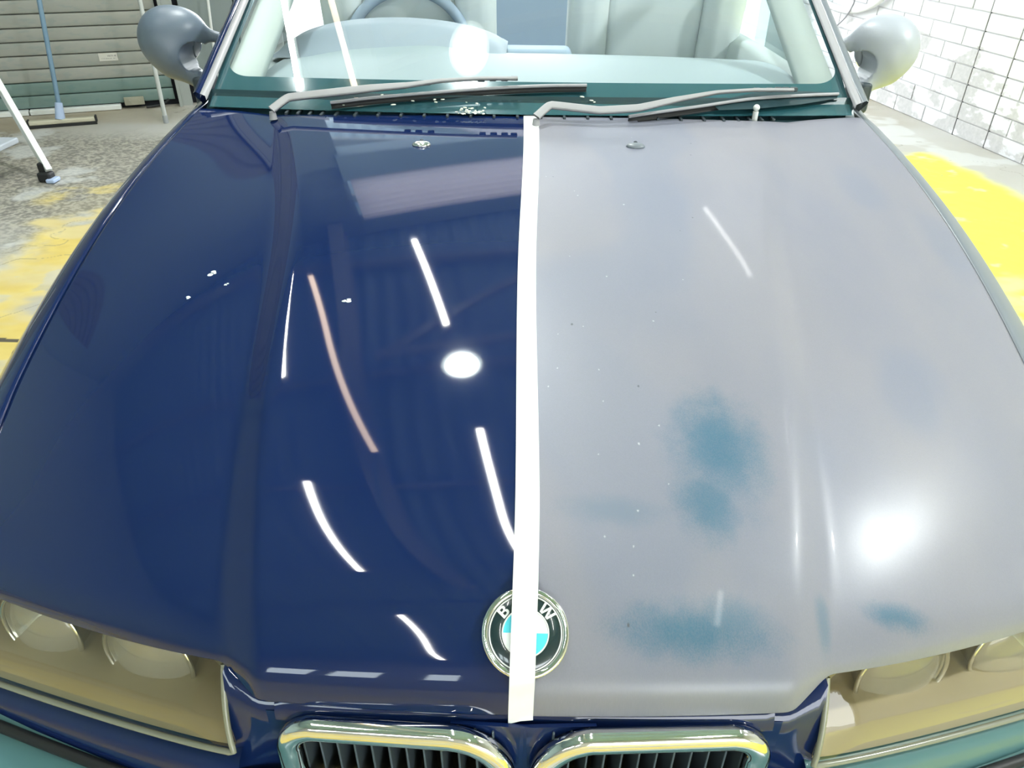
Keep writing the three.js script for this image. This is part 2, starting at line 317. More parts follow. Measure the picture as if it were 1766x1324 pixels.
// rear: the slatted shutter on the left, then a door frame, then the open rear doorway
const SC = V(-3.6007, 0, -4.8025), ST = V(.9292, 0, -.3696), SN = V(.3696, 0, .9292), SROT = Math.atan2(.3696, .9292);
const sh = (t, y, n = 0) => SC.clone().addScaledVector(ST, t).addScaledVector(SN, n).setY(y);
{
  const d = structure('door_1', 'grey-green steel roller shutter of horizontal slats', 'shutter');
  d.position.copy(SC); d.rotation.y = SROT;
  const grime = colourTexture(512, 128, (s, t) => { const n = fbm(s * 14, t * 3, 101, 4), k = fbm(s * 60, t * 20, 105, 3); return mix3(mix3([.29, .31, .275], [.38, .375, .335], n), [.26, .31, .29], sm(.55, .75, k) * .5); });
  const grime2 = grime.clone(); grime2.offset.set(.4, .3); grime2.needsUpdate = true;
  const mats = [new THREE.MeshStandardMaterial({ map: grime, roughness: .6 }), new THREE.MeshStandardMaterial({ map: grime2, roughness: .6 }), new THREE.MeshStandardMaterial({ map: grime, color: lin(.50, .72, .74), roughness: .55 })];
  const shape = new THREE.Shape(); const hgt = .0838;       // slat: a shallow curl with a rolled lip
  shape.moveTo(-.012, .003); shape.lineTo(.008, .003); shape.quadraticCurveTo(.0125, .008, .0120, .035); shape.quadraticCurveTo(.0115, .068, .006, .078); shape.lineTo(-.012, .0835); shape.closePath();
  const L = 3.55, slatGeo = new THREE.ExtrudeGeometry(shape, { depth: L, bevelEnabled: false, curveSegments: 6 }).rotateY(-Math.PI / 2);   // profile x -> z, extrude -> -x
  slatGeo.rotateY(0); slatGeo.computeBoundingBox();
  for (let i = 0; i < 42; i++) {
    const y = .039 + i * hgt; const m = part(i ? 'slat_' + String(i).padStart(3, '0') : 'slat', slatGeo, i < 2 ? mats[2] : mats[i % 2], d); m.position.set(1.13, y, 0);
  }
  const bb = slatGeo.boundingBox;
  part('backing', box(3.75, 3.62, .02, -.60, 1.80, -.04), M.dark, d);
  part('bottom_rail', rbox(2.55, .034, .05, .006, -1.09, .019, .02), M.white, d, 'white painted bottom rail');
  part('bottom_rail_001', rbox(.575, .034, .05, .006, .48, .019, .02), M.white, d, 'white painted bottom rail');
  part('lock_bracket', merged([rbox(.13, .055, .02, .004, .86, .052, .03), new THREE.CylinderGeometry(.007, .007, .01, 10).rotateX(Math.PI / 2).translate(.83, .055, .042), new THREE.CylinderGeometry(.007, .007, .01, 10).rotateX(Math.PI / 2).translate(.89, .055, .042)]), std(.36, .35, .27, .6), d);
  const lbl = colourTexture(128, 48, (s, t) => { const ln = (t > .55 && t < .72 && s > .45 && s < .92) || (t > .28 && t < .36 && s > .1 && s < .9); return ln && hash2(Math.floor(s * 40), Math.floor(t * 6), 3) > .35 ? [.32, .32, .30] : [.62, .61, .55]; });
  part('label_plate', box(.118, .05, .003, .766, .345, .0155), new THREE.MeshStandardMaterial({ map: lbl, roughness: .6 }), d, 'small pale maker plate with faint print');
  part('guide_channel', merged([box(.09, 3.7, .05, 1.2, 1.85, .02), box(.02, 3.7, .09, 1.165, 1.85, .03)]), std(.36, .39, .37, .5, .2), d);
  // wall to the left of the shutter and above it
  const wl = structure('wall_back', 'dim grey rear wall with door panels and an open roller doorway', 'wall');
  wl.position.copy(SC); wl.rotation.y = SROT;
  part('upper_wall', box(5.3, ROOF - 3.55, .12, -.7, (ROOF + 3.55) / 2, -.07), M.greyWall, wl);
  part('side_wall', box(.95, 3.6, .12, -2.86, 1.8, -.07), M.greyWall, wl);
  part('door_panel', rbox(.36, 2.3, .05, .008, 1.46, 1.16, .0), std(.22, .26, .26, .55), wl, 'dark grey door leaf');
  part('door_panel_001', rbox(.3, 2.3, .05, .008, 1.80, 1.16, -.01), std(.30, .31, .31, .55), wl, 'mid grey door leaf');
  part('door_backing', box(.86, 2.34, .06, 1.57, 1.17, -.09), std(.16, .18, .18, .7), wl);
  part('over_door', box(.75, ROOF - 2.32, .12, 1.62, (ROOF + 2.32) / 2, -.07), M.greyWall, wl);
  part('lintel', box(4.8, .34, .2, 4.36, 3.57, -.05), std(.50, .68, .76, .6), wl);
  part('header_wall', box(4.8, ROOF - 4.36, .12, 4.36, (ROOF + 4.36) / 2, -.07), M.greyWall, wl);
  part('jamb', box(.55, 3.58, .16, 6.50, 1.79, -.07), M.greyWall, wl);
  // translucent ribbed sheeting above the doorway
  const rib = []; for (let j = 0; j <= 64; j++) { const y = 3.72 + .70 * j / 64, z = .06 + .022 * Math.abs(Math.sin(Math.PI * j / 64 * 7)); rib.push([V(2.02, y, z), V(6.6, y, z)]); }
  part('ribbed_sheet', loft(rib), phys(.96, .86, .86, .9, { transmission: .7, thickness: 0 }), wl, 'pale translucent ribbed sheet above the open doorway');
}
// left and front walls
{
  const l = structure('wall_left', 'plain grey workshop wall', 'wall');
  const a = sh(-2.85, 0), bzA = (a.x - BA.x) * BT.x + (a.z - BA.z) * BT.z, bxA = (a.x - BA.x) * BN.x + (a.z - BA.z) * BN.z;
  l.position.copy(BA); l.rotation.y = BROT;
  part('wall_sheet', box(.12, ROOF, 10.6 - bzA, bxA - .02, ROOF / 2, (10.6 + bzA) / 2), M.greyWall, l);
  const f = structure('wall_front', 'grey workshop wall with three high windows above an open doorway', 'wall');
  f.position.copy(BA); f.rotation.y = BROT;
  const zF = 9.6, x0 = bxA, x1 = 0, wins = [[-7.15, -6.4], [-6.28, -5.6], [-5.2, -4.75]], yb = 1.9, yt = 3.0, d0 = -3.7, d1 = -.5, dh = 1.88;
  part('lower_wall', box(d0 - x0, yb, .12, (x0 + d0) / 2, yb / 2, zF), M.frontWall, f);
  part('lower_wall_001', box(x1 - d1, yb, .12, (x1 + d1) / 2, yb / 2, zF), M.frontWall, f);
  part('door_lintel', box(d1 - d0, yb - dh, .12, (d0 + d1) / 2, (yb + dh) / 2, zF), M.frontWall, f, 'lintel over the open front doorway');
  part('upper_wall', box(x1 - x0, ROOF - yt, .12, (x0 + x1) / 2, (ROOF + yt) / 2, zF), M.frontWall, f);
  let e = x0; for (const [p, q] of [...wins, [x1, x1]]) { if (p > e) part('pier', box(p - e, yt - yb, .12, (p + e) / 2, (yt + yb) / 2, zF), M.frontWall, f); e = q; }
  wins.forEach(([p, q], i) => {
    const w = structure('window_' + (i + 1), 'high workshop window with a plain frame and clear pane', 'window'); w.position.copy(BA); w.rotation.y = BROT;
    const cx = (p + q) / 2, ww = q - p, hh = yt - yb;
    part('frame', merged([box(ww, .05, .08, cx, yb + .025, zF), box(ww, .05, .08, cx, yt - .025, zF), box(.05, hh, .08, p + .025, (yt + yb) / 2, zF), box(.05, hh, .08, q - .025, (yt + yb) / 2, zF)]), M.white, w);
    part('pane', box(ww - .1, hh - .1, .006, cx, (yt + yb) / 2, zF), M.glass, w);
  });
}
// ceiling: ribbed sheet, purlins, a girder and two braces
{
  const c = structure('ceiling', 'dark ribbed metal roof on steel beams', 'ceiling');
  const rows = []; const x0 = -9.6, x1 = .4, n = 10 / .2 * 4;
  for (let i = 0; i <= n; i++) { const x = x0 + (x1 - x0) * i / n, k = i % 4, y = ROOF + (k === 1 || k === 2 ? .03 : 0); rows.push([bld(x, y, -4.5), bld(x, y, 10.4)]); }
  part('roof_sheet', loft(rows), M.roof, c);
  part('roof_deck', (() => { const g = box(10, .06, 15, 0, 0, 0); g.rotateY(BROT); const q = bld(-4.6, ROOF + .08, 2.95); return g.translate(q.x, q.y, q.z); })(), M.roof, c);
  for (let i = 0; i < 8; i++) { const z = -3.6 + i * 1.8; part(i ? 'purlin_' + String(i).padStart(3, '0') : 'purlin', beam(bld(-9.4, ROOF - .08, z), bld(0, ROOF - .08, z), .06, .14), M.roofSteel, c); }
  part('girder', merged([beam(V(-2.0, 4.4, -5.4), V(-.42, 4.4, 1.6), .16, .02), beam(V(-2.0, 4.5, -5.4), V(-.42, 4.5, 1.6), .02, .2), beam(V(-2.0, 4.6, -5.4), V(-.42, 4.6, 1.6), .16, .02)]), M.roofSteel, c);
  part('brace', beam(V(-1.22, 4.32, -2.98), V(.75, 4.32, -4.85), .10, .06), M.roofSteel, c);
  part('brace_001', beam(V(-1.22, 4.28, -2.98), V(1.6, 4.28, -3.5), .10, .06), M.roofSteel, c);
}
// ---------------------------------------------------------------- lamps
function tubeLight(a, b, label, warm = false) {
  const mid = a.clone().add(b).multiplyScalar(.5), L = a.distanceTo(b), ang = Math.atan2(b.x - a.x, b.z - a.z);
  const g = thing('tube_light', label, 'light', [mid.x, mid.y, mid.z], warm ? undefined : 'fluorescent tubes under the roof'); g.rotation.y = ang;
  part('housing', rbox(.075, .045, L + .06, .008, 0, .045, 0), M.roofSteel, g);
  part('tube', new THREE.CylinderGeometry(.019, .019, L, 14).rotateX(Math.PI / 2), warm ? M.warmGlow : M.tubeGlow, g);
  for (const s of [-1, 1]) part('end_cap', rbox(.05, .06, .04, .006, 0, .012, s * (L / 2 + .012)), M.doorGrey, g);
  const l = new THREE.RectAreaLight(warm ? lin(1, .75, .55) : lin(1, 1, .97), warm ? TUBE_POWER * .12 : TUBE_POWER, .05, L);
  l.position.set(0, -.024, 0); l.rotation.x = -Math.PI / 2; g.add(l);
  for (const s of [-1, 1]) part('hanger', rod(V(0, .06, s * L * .3), V(0, ROOF - mid.y, s * L * .3), .004), M.steel, g);
}
tubeLight(V(-1.05, 4.2, -4.68), V(-.64, 4.2, -3.27), 'lit fluorescent tube between the round lamp and the rear doorway');
tubeLight(V(-.30, 4.2, -1.86), V(-.01, 4.2, -.02), 'lit fluorescent tube hung over the bonnet in line with the round lamp');
tubeLight(V(-2.32, 4.2, -4.15), V(-1.93, 4.2, -2.72), 'lit fluorescent tube beside the dim warm one, towards the roller shutter');
tubeLight(V(-1.50, 4.2, -1.08), V(-1.22, 4.2, .75), 'lit fluorescent tube hung over the polished side of the car\'s nose');
tubeLight(V(1.88, 4.2, -5.64), V(2.09, 4.2, -4.17), 'lit fluorescent tube by the rear end of the block wall');
tubeLight(V(2.40, 4.2, -2.55), V(2.62, 4.2, -1.1), 'lit fluorescent tube along the block wall, short of the flood lamp');
tubeLight(V(-1.08, 4.2, 2.6), V(-.80, 4.2, 4.1), 'lit fluorescent tube nearest the three high front windows');
tubeLight(V(1.6, 4.2, 1.2), V(1.82, 4.2, 2.7), 'lit fluorescent tube between the block wall and the front doorway');
tubeLight(V(-1.95, 4.2, -4.05), V(-1.03, 4.2, -1.53), 'dim warm tube fitting hung between the bright fluorescent tubes', true);
function floodLamp(p, aim, label, power) {
  const g = thing('flood_lamp', label, 'lamp', [p.x, p.y, p.z]);
  const q = new THREE.Quaternion().setFromUnitVectors(V(0, -1, 0), aim.clone().sub(p).normalize()); g.quaternion.copy(q);
  part('shade', new THREE.LatheGeometry([[.03, .16], [.06, .15], [.09, .10], [.15, .03], [.17, 0], [.165, 0], [.145, .03], [.085, .095]].map((a) => new THREE.Vector2(...a)), 32), M.roofSteel, g);
  part('glowing_disc', new THREE.CylinderGeometry(.13, .13, .012, 32).translate(0, .03, 0), M.lampGlow, g);
  part('bracket', rod(V(0, .15, 0), V(0, .32, 0), .015), M.steel, g);
  const l = new THREE.SpotLight(lin(.95, 1, .98), power, 0, 1.25, .6, 2); l.position.set(0, .01, 0); l.target.position.set(0, -1, 0); l.shadow.radius = 5; l.castShadow = true; g.add(l); g.add(l.target);
}
floodLamp(V(-.48, 4.2, -2.76), V(-.3, 0, -1.2), 'round glowing high-bay lamp in line with the fluorescent tubes', LAMP_POWER);
floodLamp(V(3.02, 3.4, -.36), V(.4, .7, -.2), 'round glowing flood lamp fixed high on the white block wall', LAMP_POWER * 1.2);
// ---------------------------------------------------------------- the car
function sdfMesh(fn, lo, hi, res = 56) {
  const mc = new MarchingCubes(res, M.dark, false, false, 60000); mc.isolation = 0;
  const c = lo.clone().add(hi).multiplyScalar(.5), s = hi.clone().sub(lo).multiplyScalar(.5), half = res / 2;
  for (let k = 0; k < res; k++) for (let j = 0; j < res; j++) for (let i = 0; i < res; i++) mc.field[k * res * res + j * res + i] = -fn(c.x + s.x * (i - half) / half, c.y + s.y * (j - half) / half, c.z + s.z * (k - half) / half) * 10;
  mc.update();
  const n = mc.count, g = new THREE.BufferGeometry(), p = new Float32Array(n * 3);
  for (let i = 0; i < n; i++) { p[3 * i] = c.x + s.x * mc.positionArray[3 * i]; p[3 * i + 1] = c.y + s.y * mc.positionArray[3 * i + 1]; p[3 * i + 2] = c.z + s.z * mc.positionArray[3 * i + 2]; }
  g.setAttribute('position', new THREE.BufferAttribute(p, 3)); const q = mergeVertices(g, 1e-5); q.computeVertexNormals(); return q;
}
const smin = (a, b, k) => { const h = Math.max(0, Math.min(1, .5 + .5 * (b - a) / k)); return b + (a - b) * h - k * h * (1 - h); };
const capsule = (x, y, z, a, b, r1, r2) => { const px = x - a.x, py = y - a.y, pz = z - a.z, bx = b.x - a.x, by = b.y - a.y, bz = b.z - a.z, h = Math.max(0, Math.min(1, (px * bx + py * by + pz * bz) / (bx * bx + by * by + bz * bz))); return Math.hypot(px - bx * h, py - by * h, pz - bz * h) - (r1 + (r2 - r1) * h); };
const ellipsoid = (x, y, z, c, r) => { const a = (x - c.x) / r.x, b = (y - c.y) / r.y, d = (z - c.z) / r.z, k0 = Math.hypot(a, b, d), k1 = Math.hypot(a / r.x, b / r.y, d / r.z); return k0 < 1e-6 ? -Math.min(r.x, r.y, r.z) : k0 * (k0 - 1) / k1; };
const car = thing('car', 'dark blue car parked nose first, its bonnet half polished and half dull', 'car');
// bonnet
const bonnet = groupPart('bonnet', car, 'bonnet with a mirror-bright half and a sanded, hazy half');
const PATCH = [[1240, 770, 88, 120, 1], [1222, 870, 62, 75, .9], [1195, 1088, 150, 58, 1], [1250, 1075, 80, 58, .8], [1545, 1062, 55, 16, .9], [1060, 880, 110, 30, .35], [1420, 1075, 14, 60, .55]].map(([x, y, a, b, k]) => { const c = hoodAt(x, y), e = hoodAt(x + a, y), f = hoodAt(x, y + b); return { c: c.p, rx: Math.abs(e.p.x - c.p.x), rz: Math.max(.012, Math.abs(f.p.z - c.p.z)), k }; });
const RX = .72, RZ0 = -1.2, RZ1 = .03;
const NICK = []; for (let i = 0; i < 34; i++) { const p = hoodAt(940 + 260 * rnd(), 230 + 900 * rnd()); NICK.push([p.p.x, p.p.z, .0006 + .0011 * rnd() * rnd(), rnd()]); }
const sandMap = colourTexture(1024, 1536, (s, t) => {
  const x = RX * s, z = RZ0 + (RZ1 - RZ0) * t;
  let thin = 0;
  for (const p of PATCH) { const d = Math.hypot((x - p.c.x) / p.rx, (z - p.c.z) / p.rz) + (fbm(x * 60, z * 60, 7, 3) - .5) * .45 + (hash2(Math.floor(s * 1024), Math.floor(t * 1536), 9) - .5) * .3; thin = Math.max(thin, p.k * sm(1.25, .15, d)); }
  const swirl = fbm(x * 9, z * 4, 13, 4), fine = hash2(Math.floor(s * 1024), Math.floor(t * 1536), 4);
  let c = mix3([.198, .206, .260], [.250, .244, .272], swirl);
  c = mix3(c, [.160, .190, .268], .35 * sm(.48, .62, fbm(x * 5 + 3, z * 3 + 8, 23, 3)));
  c = mix3(c, [.035, .125, .20], thin * (.78 + .3 * (fine - .5)));
  for (const [nx, nz, r, q] of NICK) { if (Math.abs(x - nx) < .004 && Math.abs(z - nz) < .004 && Math.hypot(x - nx, (z - nz) * .8) < r) c = q < .3 ? [.09, .10, .12] : [.42, .44, .48]; }
  return c.map((q) => q * (.97 + .06 * fine));
});
const sandRough = greyTexture(512, 768, (s, t) => .38 + .14 * (fbm(s * 10, t * 8, 33, 4) - .5));
M.sanded = phys(1, 1, 1, 1, { map: sandMap, roughnessMap: sandRough, clearcoat: .05, clearcoatRoughness: .04 });
function hoodHalf(side) {
  const rows = [], nv = NV, nu = NU;
  for (let j = 0; j <= nv; j++) {
    const r = hoodGrid[j].map((q) => V(q[0] * side, q[1], q[2]));
    const e = r[r.length - 1]; r.push(V(e.x + side * .001, e.y - .012, e.z), V(e.x - side * .012, e.y - .014, e.z));
    rows.push(r);
  }
  const last = rows[nv]; rows.push(last.map((p) => V(p.x, p.y - .004, p.z - .004)), last.map((p) => V(p.x, p.y - .004, p.z - .03)));
  const first = rows[0]; rows.unshift(first.map((p) => V(p.x, p.y - .012, p.z + .01)), first.map((p) => V(p.x, p.y - .0025, p.z - .0006)));
  return loft(rows, (p) => [Math.abs(p.x) / RX, (p.z - RZ0) / (RZ1 - RZ0)]);
}
part('polished_half', hoodHalf(-1), M.paint, bonnet, 'mirror-bright dark blue bonnet half');
part('sanded_half', hoodHalf(1), M.sanded, bonnet, 'dull grey sanded bonnet half with darker patches');
// front wings and doors: one section carried along the bonnet shut line and the belt line
const WING = [[.0025, -.014], [.0026, -.007], [.0036, -.0036], [.0060, -.0020], [.0095, -.0020], [.014, -.0034], [.022, -.007], [.038, -.018], [.058, -.036], [.078, -.058], [.098, -.088], [.115, -.13], [.128, -.19], [.135, -.28], [.137, -.42], [.13, -.52]];
const belt = (side, t) => V(side * (.68 + .03 * sm(0, .25, t) - .02 * sm(.6, 1.4, t)), .930 + .004 * Math.sin(t * 2), -1.17 - t);
for (const side of [-1, 1]) {
  const rows = [];
  for (let k = 6; k >= 1; k--) { const t = .30 * k / 6, b = belt(side, t); rows.push(WING.map(([dx, dy]) => V(b.x + side * dx, b.y + dy, b.z))); }
  for (let j = 0; j <= 60; j++) { const v = 1 - Math.pow(1 - j / 60, 1.3), b = hoodPoint(side, v); const low = sm(.93, 1, v) * .0; rows.push(WING.map(([dx, dy]) => V(b.x + side * dx * (1 - .25 * sm(.75, 1, v)), b.y + dy - low, b.z + .35 * dx * sm(.7, 1, v) * 0))); }
  const g = loft(rows);
  part('front_wing', g, side < 0 ? M.paint : M.dullPaint, car, side < 0 ? 'glossy dark blue front wing' : 'hazed grey-blue front wing');
  part('bonnet_seal', (() => { const pts = []; for (let j = 0; j <= 30; j++) { const b = hoodPoint(side, j / 30); pts.push(V(b.x - side * .002, b.y - .014, b.z)); } return tube(pts, .007, 60, 6); })(), M.rubber, car);
  const dr = groupPart('door', car);
  const rows2 = []; for (let k = 0; k <= 14; k++) { const t = .305 + 1.1 * k / 14, b = belt(side, t); rows2.push(WING.map(([dx, dy]) => V(b.x + side * (dx - .02), b.y + dy, b.z))); }
  part('door_skin', loft(rows2), side < 0 ? M.paint : M.dullPaint, dr);
  const rows3 = []; for (let k = 0; k <= 14; k++) { const t = .12 + 1.25 * k / 14, b = belt(side, t); rows3.push([[.0, .0], [-.02, .012], [-.05, .012], [-.075, -.005], [-.085, -.06], [-.08, -.3], [-.06, -.55]].map(([dx, dy]) => V(b.x + side * dx - side * .01, b.y + dy, b.z))); }
  part('door_card', loft(rows3), std(.50, .56, .56, .6), dr, 'pale grey inner door trim');
  part('side_glass', loft([[V(side * .68, .94, -1.30), V(side * .665, .942, -2.5)], [V(side * .665, 1.08, -1.56), V(side * .645, 1.08, -2.5)], [V(side * .645, 1.26, -1.90), V(side * .62, 1.26, -2.45)]]), M.glass, dr);
}
// windscreen
const glassPt = (u, v, off = 0) => {
  const sx = .668 - .04 * v, s = V(0, .952 + .265 * v, -1.20 - .50 * v), c = V(0, .962 + .265 * v, -1.125 - .50 * v), w = u * u;
  return V(u * sx, c.y + (s.y - c.y) * w + off * .8, c.z + (s.z - c.z) * w + off * .6);
};
const screen = groupPart('windscreen', car);
{
  const rows = []; for (let j = 0; j <= 24; j++) { const r = []; for (let i = 0; i <= 48; i++) r.push(glassPt(-1 + i / 24, -.06 + 1.4 * j / 24)); rows.push(r); }
  part('glass', loft(rows), M.glass, screen);
  // dark ceramic border with rounded inner corners, on the inner face of the glass
  const L = surfAt(glassPt, 399, 95), Rr = surfAt(glassPt, 1432, 95), B = surfAt(glassPt, 880, 139);
  const ul = L.u, ur = Rr.u, vb = B.v, vt = 1.3, cr = .085, crv = .09;
  const inner = [], outer = [];
  const arc = (cx, cy, a0, a1) => { for (let k = 0; k <= 14; k++) { const a = a0 + (a1 - a0) * k / 14; inner.push([cx + cr * Math.cos(a), cy + crv * Math.sin(a)]); } };
  inner.push([ul, 1.34]); arc(ul + cr, vb + crv, Math.PI, 1.5 * Math.PI); for (let k = 1; k < 40; k++) inner.push([ul + cr + (ur - ul - 2 * cr) * k / 40, vb]); arc(ur - cr, vb + crv, 1.5 * Math.PI, 2 * Math.PI); inner.push([ur, 1.34]);
  inner.forEach(([u, v], i) => { if (i === 0) outer.push([-1, 1.34]); else if (i === inner.length - 1) outer.push([1, 1.34]); else { const k = i <= 8 ? [-1, v] : i >= inner.length - 9 ? [1, v] : [Math.max(-1, Math.min(1, u < ul + cr ? -1 + (i - 8) / 7 * (ul + cr + 1) : u > ur - cr ? 1 - (inner.length - 9 - i) / 7 * (1 - ur + cr) : u)), -.06]; outer.push(k); } });
  const rws = []; for (let k = 0; k <= 6; k++) rws.push(inner.map(([u, v], i) => glassPt(outer[i][0] + (u - outer[i][0]) * k / 6, outer[i][1] + (v - outer[i][1]) * k / 6, -.003)));
  part('border_band', loft(rws), M.frit, screen, 'dark ceramic border around the windscreen');
}
// windscreen pillars with their bright trim
for (const side of [-1, 1]) {
  const p = groupPart('windscreen_pillar', car), rowsA = [], rowsB = [], rowsC = [];
  for (let k = 0; k <= 12; k++) {
    const t = k / 12, b = V(side * (.690 - .05 * t), .940 + .345 * t, -1.185 - .67 * t), at = (dx, dy, dz) => V(b.x + side * dx, b.y + dy, b.z + dz);
    rowsA.push([at(-.026, .006, .014), at(-.024, .014, .012), at(-.012, .017, .006), at(-.010, .008, .004)]);
    rowsB.push([at(-.010, .006, .004), at(-.009, .016, .002), at(.002, .018, -.006), at(.014, .012, -.022), at(.02, .0, -.045), at(.01, -.02, -.06)]);
    rowsC.push([at(-.03, -.015, .0), at(-.05, -.012, -.015), at(-.085, -.02, -.05), at(-.08, -.04, -.09), at(-.03, -.045, -.10)]);
  }
  part('trim_strip', loft(rowsA), M.trim, p, 'pale grey windscreen trim');
  part('pillar_skin', loft(rowsB), side < 0 ? M.paint : M.dullPaint, p);
  part('inner_trim', loft(rowsC), M.cream, p, 'cream inner pillar trim');
}
// cowl below the windscreen, with vent slots
{
  const rows = []; for (let j = 0; j <= 6; j++) { const r = []; for (let i = 0; i <= 60; i++) { const u = -1 + i / 30, a = hoodPoint(u * .995, 0).add(V(0, -.014, .012)), b = glassPt(u, .02, .004), s = j / 6; r.push(a.lerp(b, s).add(V(0, -.012 * Math.sin(Math.PI * s), 0))); } rows.push(r); }
  const cw = groupPart('cowl', car, 'dark cowl panel under the wipers'); part('cowl_panel', loft(rows), M.cowl, cw);
  for (let i = 0; i < 26; i++) { const u = -.62 + 1.24 * i / 25, a = hoodPoint(u, 0).add(V(0, -.014, .012)).lerp(glassPt(u, .02, .004), .5); part(i ? 'vent_rib_' + String(i).padStart(3, '0') : 'vent_rib', rbox(.006, .006, .05, .002, a.x, a.y - .008, a.z), M.blackPlastic, cw); }
}
// wipers: arm, blade and clips, laid just above the glass
const overGlass = (h) => (u, v) => glassPt(u, v, h);
function wiper(armPx, bladePx, tipPx, wide) {
  const w = groupPart('wiper', car);
  const A = armPx.map(([x, y]) => surfAt(overGlass(.030), x, y).p), B = bladePx.map(([x, y]) => surfAt(overGlass(.012), x, y).p);
  const cA = new THREE.CatmullRomCurve3(A, false, 'catmullrom', .12), n = 40, rows = [];
  for (let i = 0; i <= n; i++) { const t = i / n, p = cA.getPoint(t), d = cA.getTangent(t), up = V(0, .8, .6), sd = d.clone().cross(up).normalize(), ww = wide * (1 - .62 * sm(.35, .8, t)), hh = .0028; rows.push([[-1, -1], [-1, .6], [-.7, 1], [.7, 1], [1, .6], [1, -1], [-1, -1]].map(([a, b]) => p.clone().addScaledVector(sd, a * ww).addScaledVector(up, b * hh))); }
  part('arm', loft(rows), M.wiper, w, 'grey wiper arm');
  part('pivot_cap', new THREE.CylinderGeometry(.006, .008, .014, 18).translate(A[0].x, A[0].y - .012, A[0].z - .004), M.wiper, w);
  part('blade_rail', tube(B, .0032, 40, 6), M.trim, w);
  const rub = []; const cB = new THREE.CatmullRomCurve3(B, false, 'centripetal'); for (let i = 0; i <= 30; i++) { const p = cB.getPoint(i / 30); rub.push([p.clone().add(V(0, -.001, .001)), p.clone().add(V(0, -.011, -.006)), p.clone().add(V(0, -.012, .004))]); }
  part('blade_rubber', loft(rub), M.rubber, w);
  for (const [x, y] of tipPx) { const p = surfAt(overGlass(.026), x, y).p; part('clip', rbox(.014, .008, .010, .002, p.x, p.y, p.z), M.blackPlastic, w); }
}
wiper([[468, 189], [497, 168], [567, 160], [640, 152], [700, 147], [760, 139], [830, 135], [893, 135]], [[570, 177], [640, 169], [740, 160], [850, 152], [940, 148], [1012, 147]], [[695, 147], [715, 145], [737, 143], [830, 137], [850, 136], [870, 136], [887, 135]], .0085);
wiper([[925, 201], [950, 181], [1033, 190], [1101, 186], [1169, 171], [1237, 159], [1301, 155], [1369, 155]], [[1084, 201], [1145, 192], [1203, 184], [1301, 170], [1396, 164], [1446, 162]], [[1305, 155], [1327, 155], [1342, 154], [1355, 154], [1369, 154]], .008);
{ // spoiler flap at the outer end of the passenger wiper blade
  const q = [[1225, 176], [1300, 160], [1380, 157], [1446, 160], [1443, 170], [1380, 180], [1300, 188], [1240, 190]].map(([x, y]) => surfAt(overGlass(.008), x, y).p);
  const rows = [[q[0], q[1], q[2], q[3]], [q[7], q[6], q[5], q[4]]]; part('wiper_flap', loft([rows[0], rows[1].map((p) => p.clone())]), M.cowl, car, 'dark flap on the passenger wiper');
}
// washer nozzles and a small white hose connector
for (const [x, y, m] of [[727, 250, M.chromeSoft], [1096, 253, M.dullPaint]]) { const h = hoodAt(x, y), g = groupPart('washer_nozzle', car); const q = new THREE.Quaternion().setFromUnitVectors(V(0, 1, 0), h.n); const b = new THREE.SphereGeometry(1, 24, 12).scale(.017, .006, .011).applyQuaternion(q).translate(h.p.x, h.p.y + .001, h.p.z); part('nozzle_body', b, m, g); part('jet', new THREE.SphereGeometry(.004, 12, 8).translate(h.p.x, h.p.y + .005, h.p.z - .006), M.blackPlastic, g); }
{ const p = surfAt(overGlass(.0), 1302, 201).p, g = groupPart('hose_connector', car); part('stem', rod(V(p.x, p.y - .02, p.z), V(p.x, p.y + .010, p.z), .0055), M.white, g); part('knob', new THREE.SphereGeometry(.0065, 14, 10).translate(p.x, p.y + .017, p.z), M.white, g); }
// emblem
const font = await new FontLoader().loadAsync('fonts/droid/droid_sans_bold.typeface.json');
{
  const h = hoodAt(906, 1091), e = groupPart('emblem', car, 'round bonnet emblem with blue and white quarters');
  e.position.copy(h.p); e.quaternion.setFromUnitVectors(V(0, 0, 1), hoodNormal(h.u, h.v, .03)); e.translateZ(.0035);
  const R = .0405;
  part('outer_ring', new THREE.TorusGeometry(R - .003, .0034, 14, 64).scale(1, 1, .9), M.chrome, e, 'chrome ring');
  part('black_ring', new THREE.LatheGeometry([[.0, -.006], [R - .004, -.006], [R - .004, .001], [.0215, .0022], [0, .0022]].map((q) => new THREE.Vector2(...q)), 64).rotateX(Math.PI / 2), phys(.012, .03, .035, .2, { clearcoat: 1 }), e);
  part('fine_ring', new THREE.TorusGeometry(R - .0072, .0007, 8, 64).translate(0, 0, .0016), M.white, e);
  part('centre_ring', new THREE.TorusGeometry(.0212, .0008, 8, 64).translate(0, 0, .0028), M.white, e);
  for (let k = 0; k < 4; k++) { const s = new THREE.Shape(); s.moveTo(0, 0); s.absarc(0, 0, .0208, k * Math.PI / 2, (k + 1) * Math.PI / 2, false); s.lineTo(0, 0); part('quarter', new THREE.ExtrudeGeometry(s, { depth: .0012, bevelEnabled: false, curveSegments: 16 }).translate(0, 0, .002), k % 2 ? phys(.10, .66, .80, .25, { clearcoat: 1 }) : phys(.80, .84, .84, .25, { clearcoat: 1 }), e, k % 2 ? 'sky blue quarter' : 'white quarter'); }
  for (const [ch, a] of [['B', 48], ['M', 0], ['W', -46]]) { const g = new TextGeometry(ch, { font, size: .0102, depth: .0008, curveSegments: 6 }); g.computeBoundingBox(); const bb = g.boundingBox; g.translate(-(bb.min.x + bb.max.x) / 2, -(bb.min.y + bb.max.y) / 2, 0).scale(1.18, 1, 1).translate(0, .0277, .0018).rotateZ(a * Math.PI / 180); part('emblem_letter', g, M.white, e, 'white raised letter'); }
}
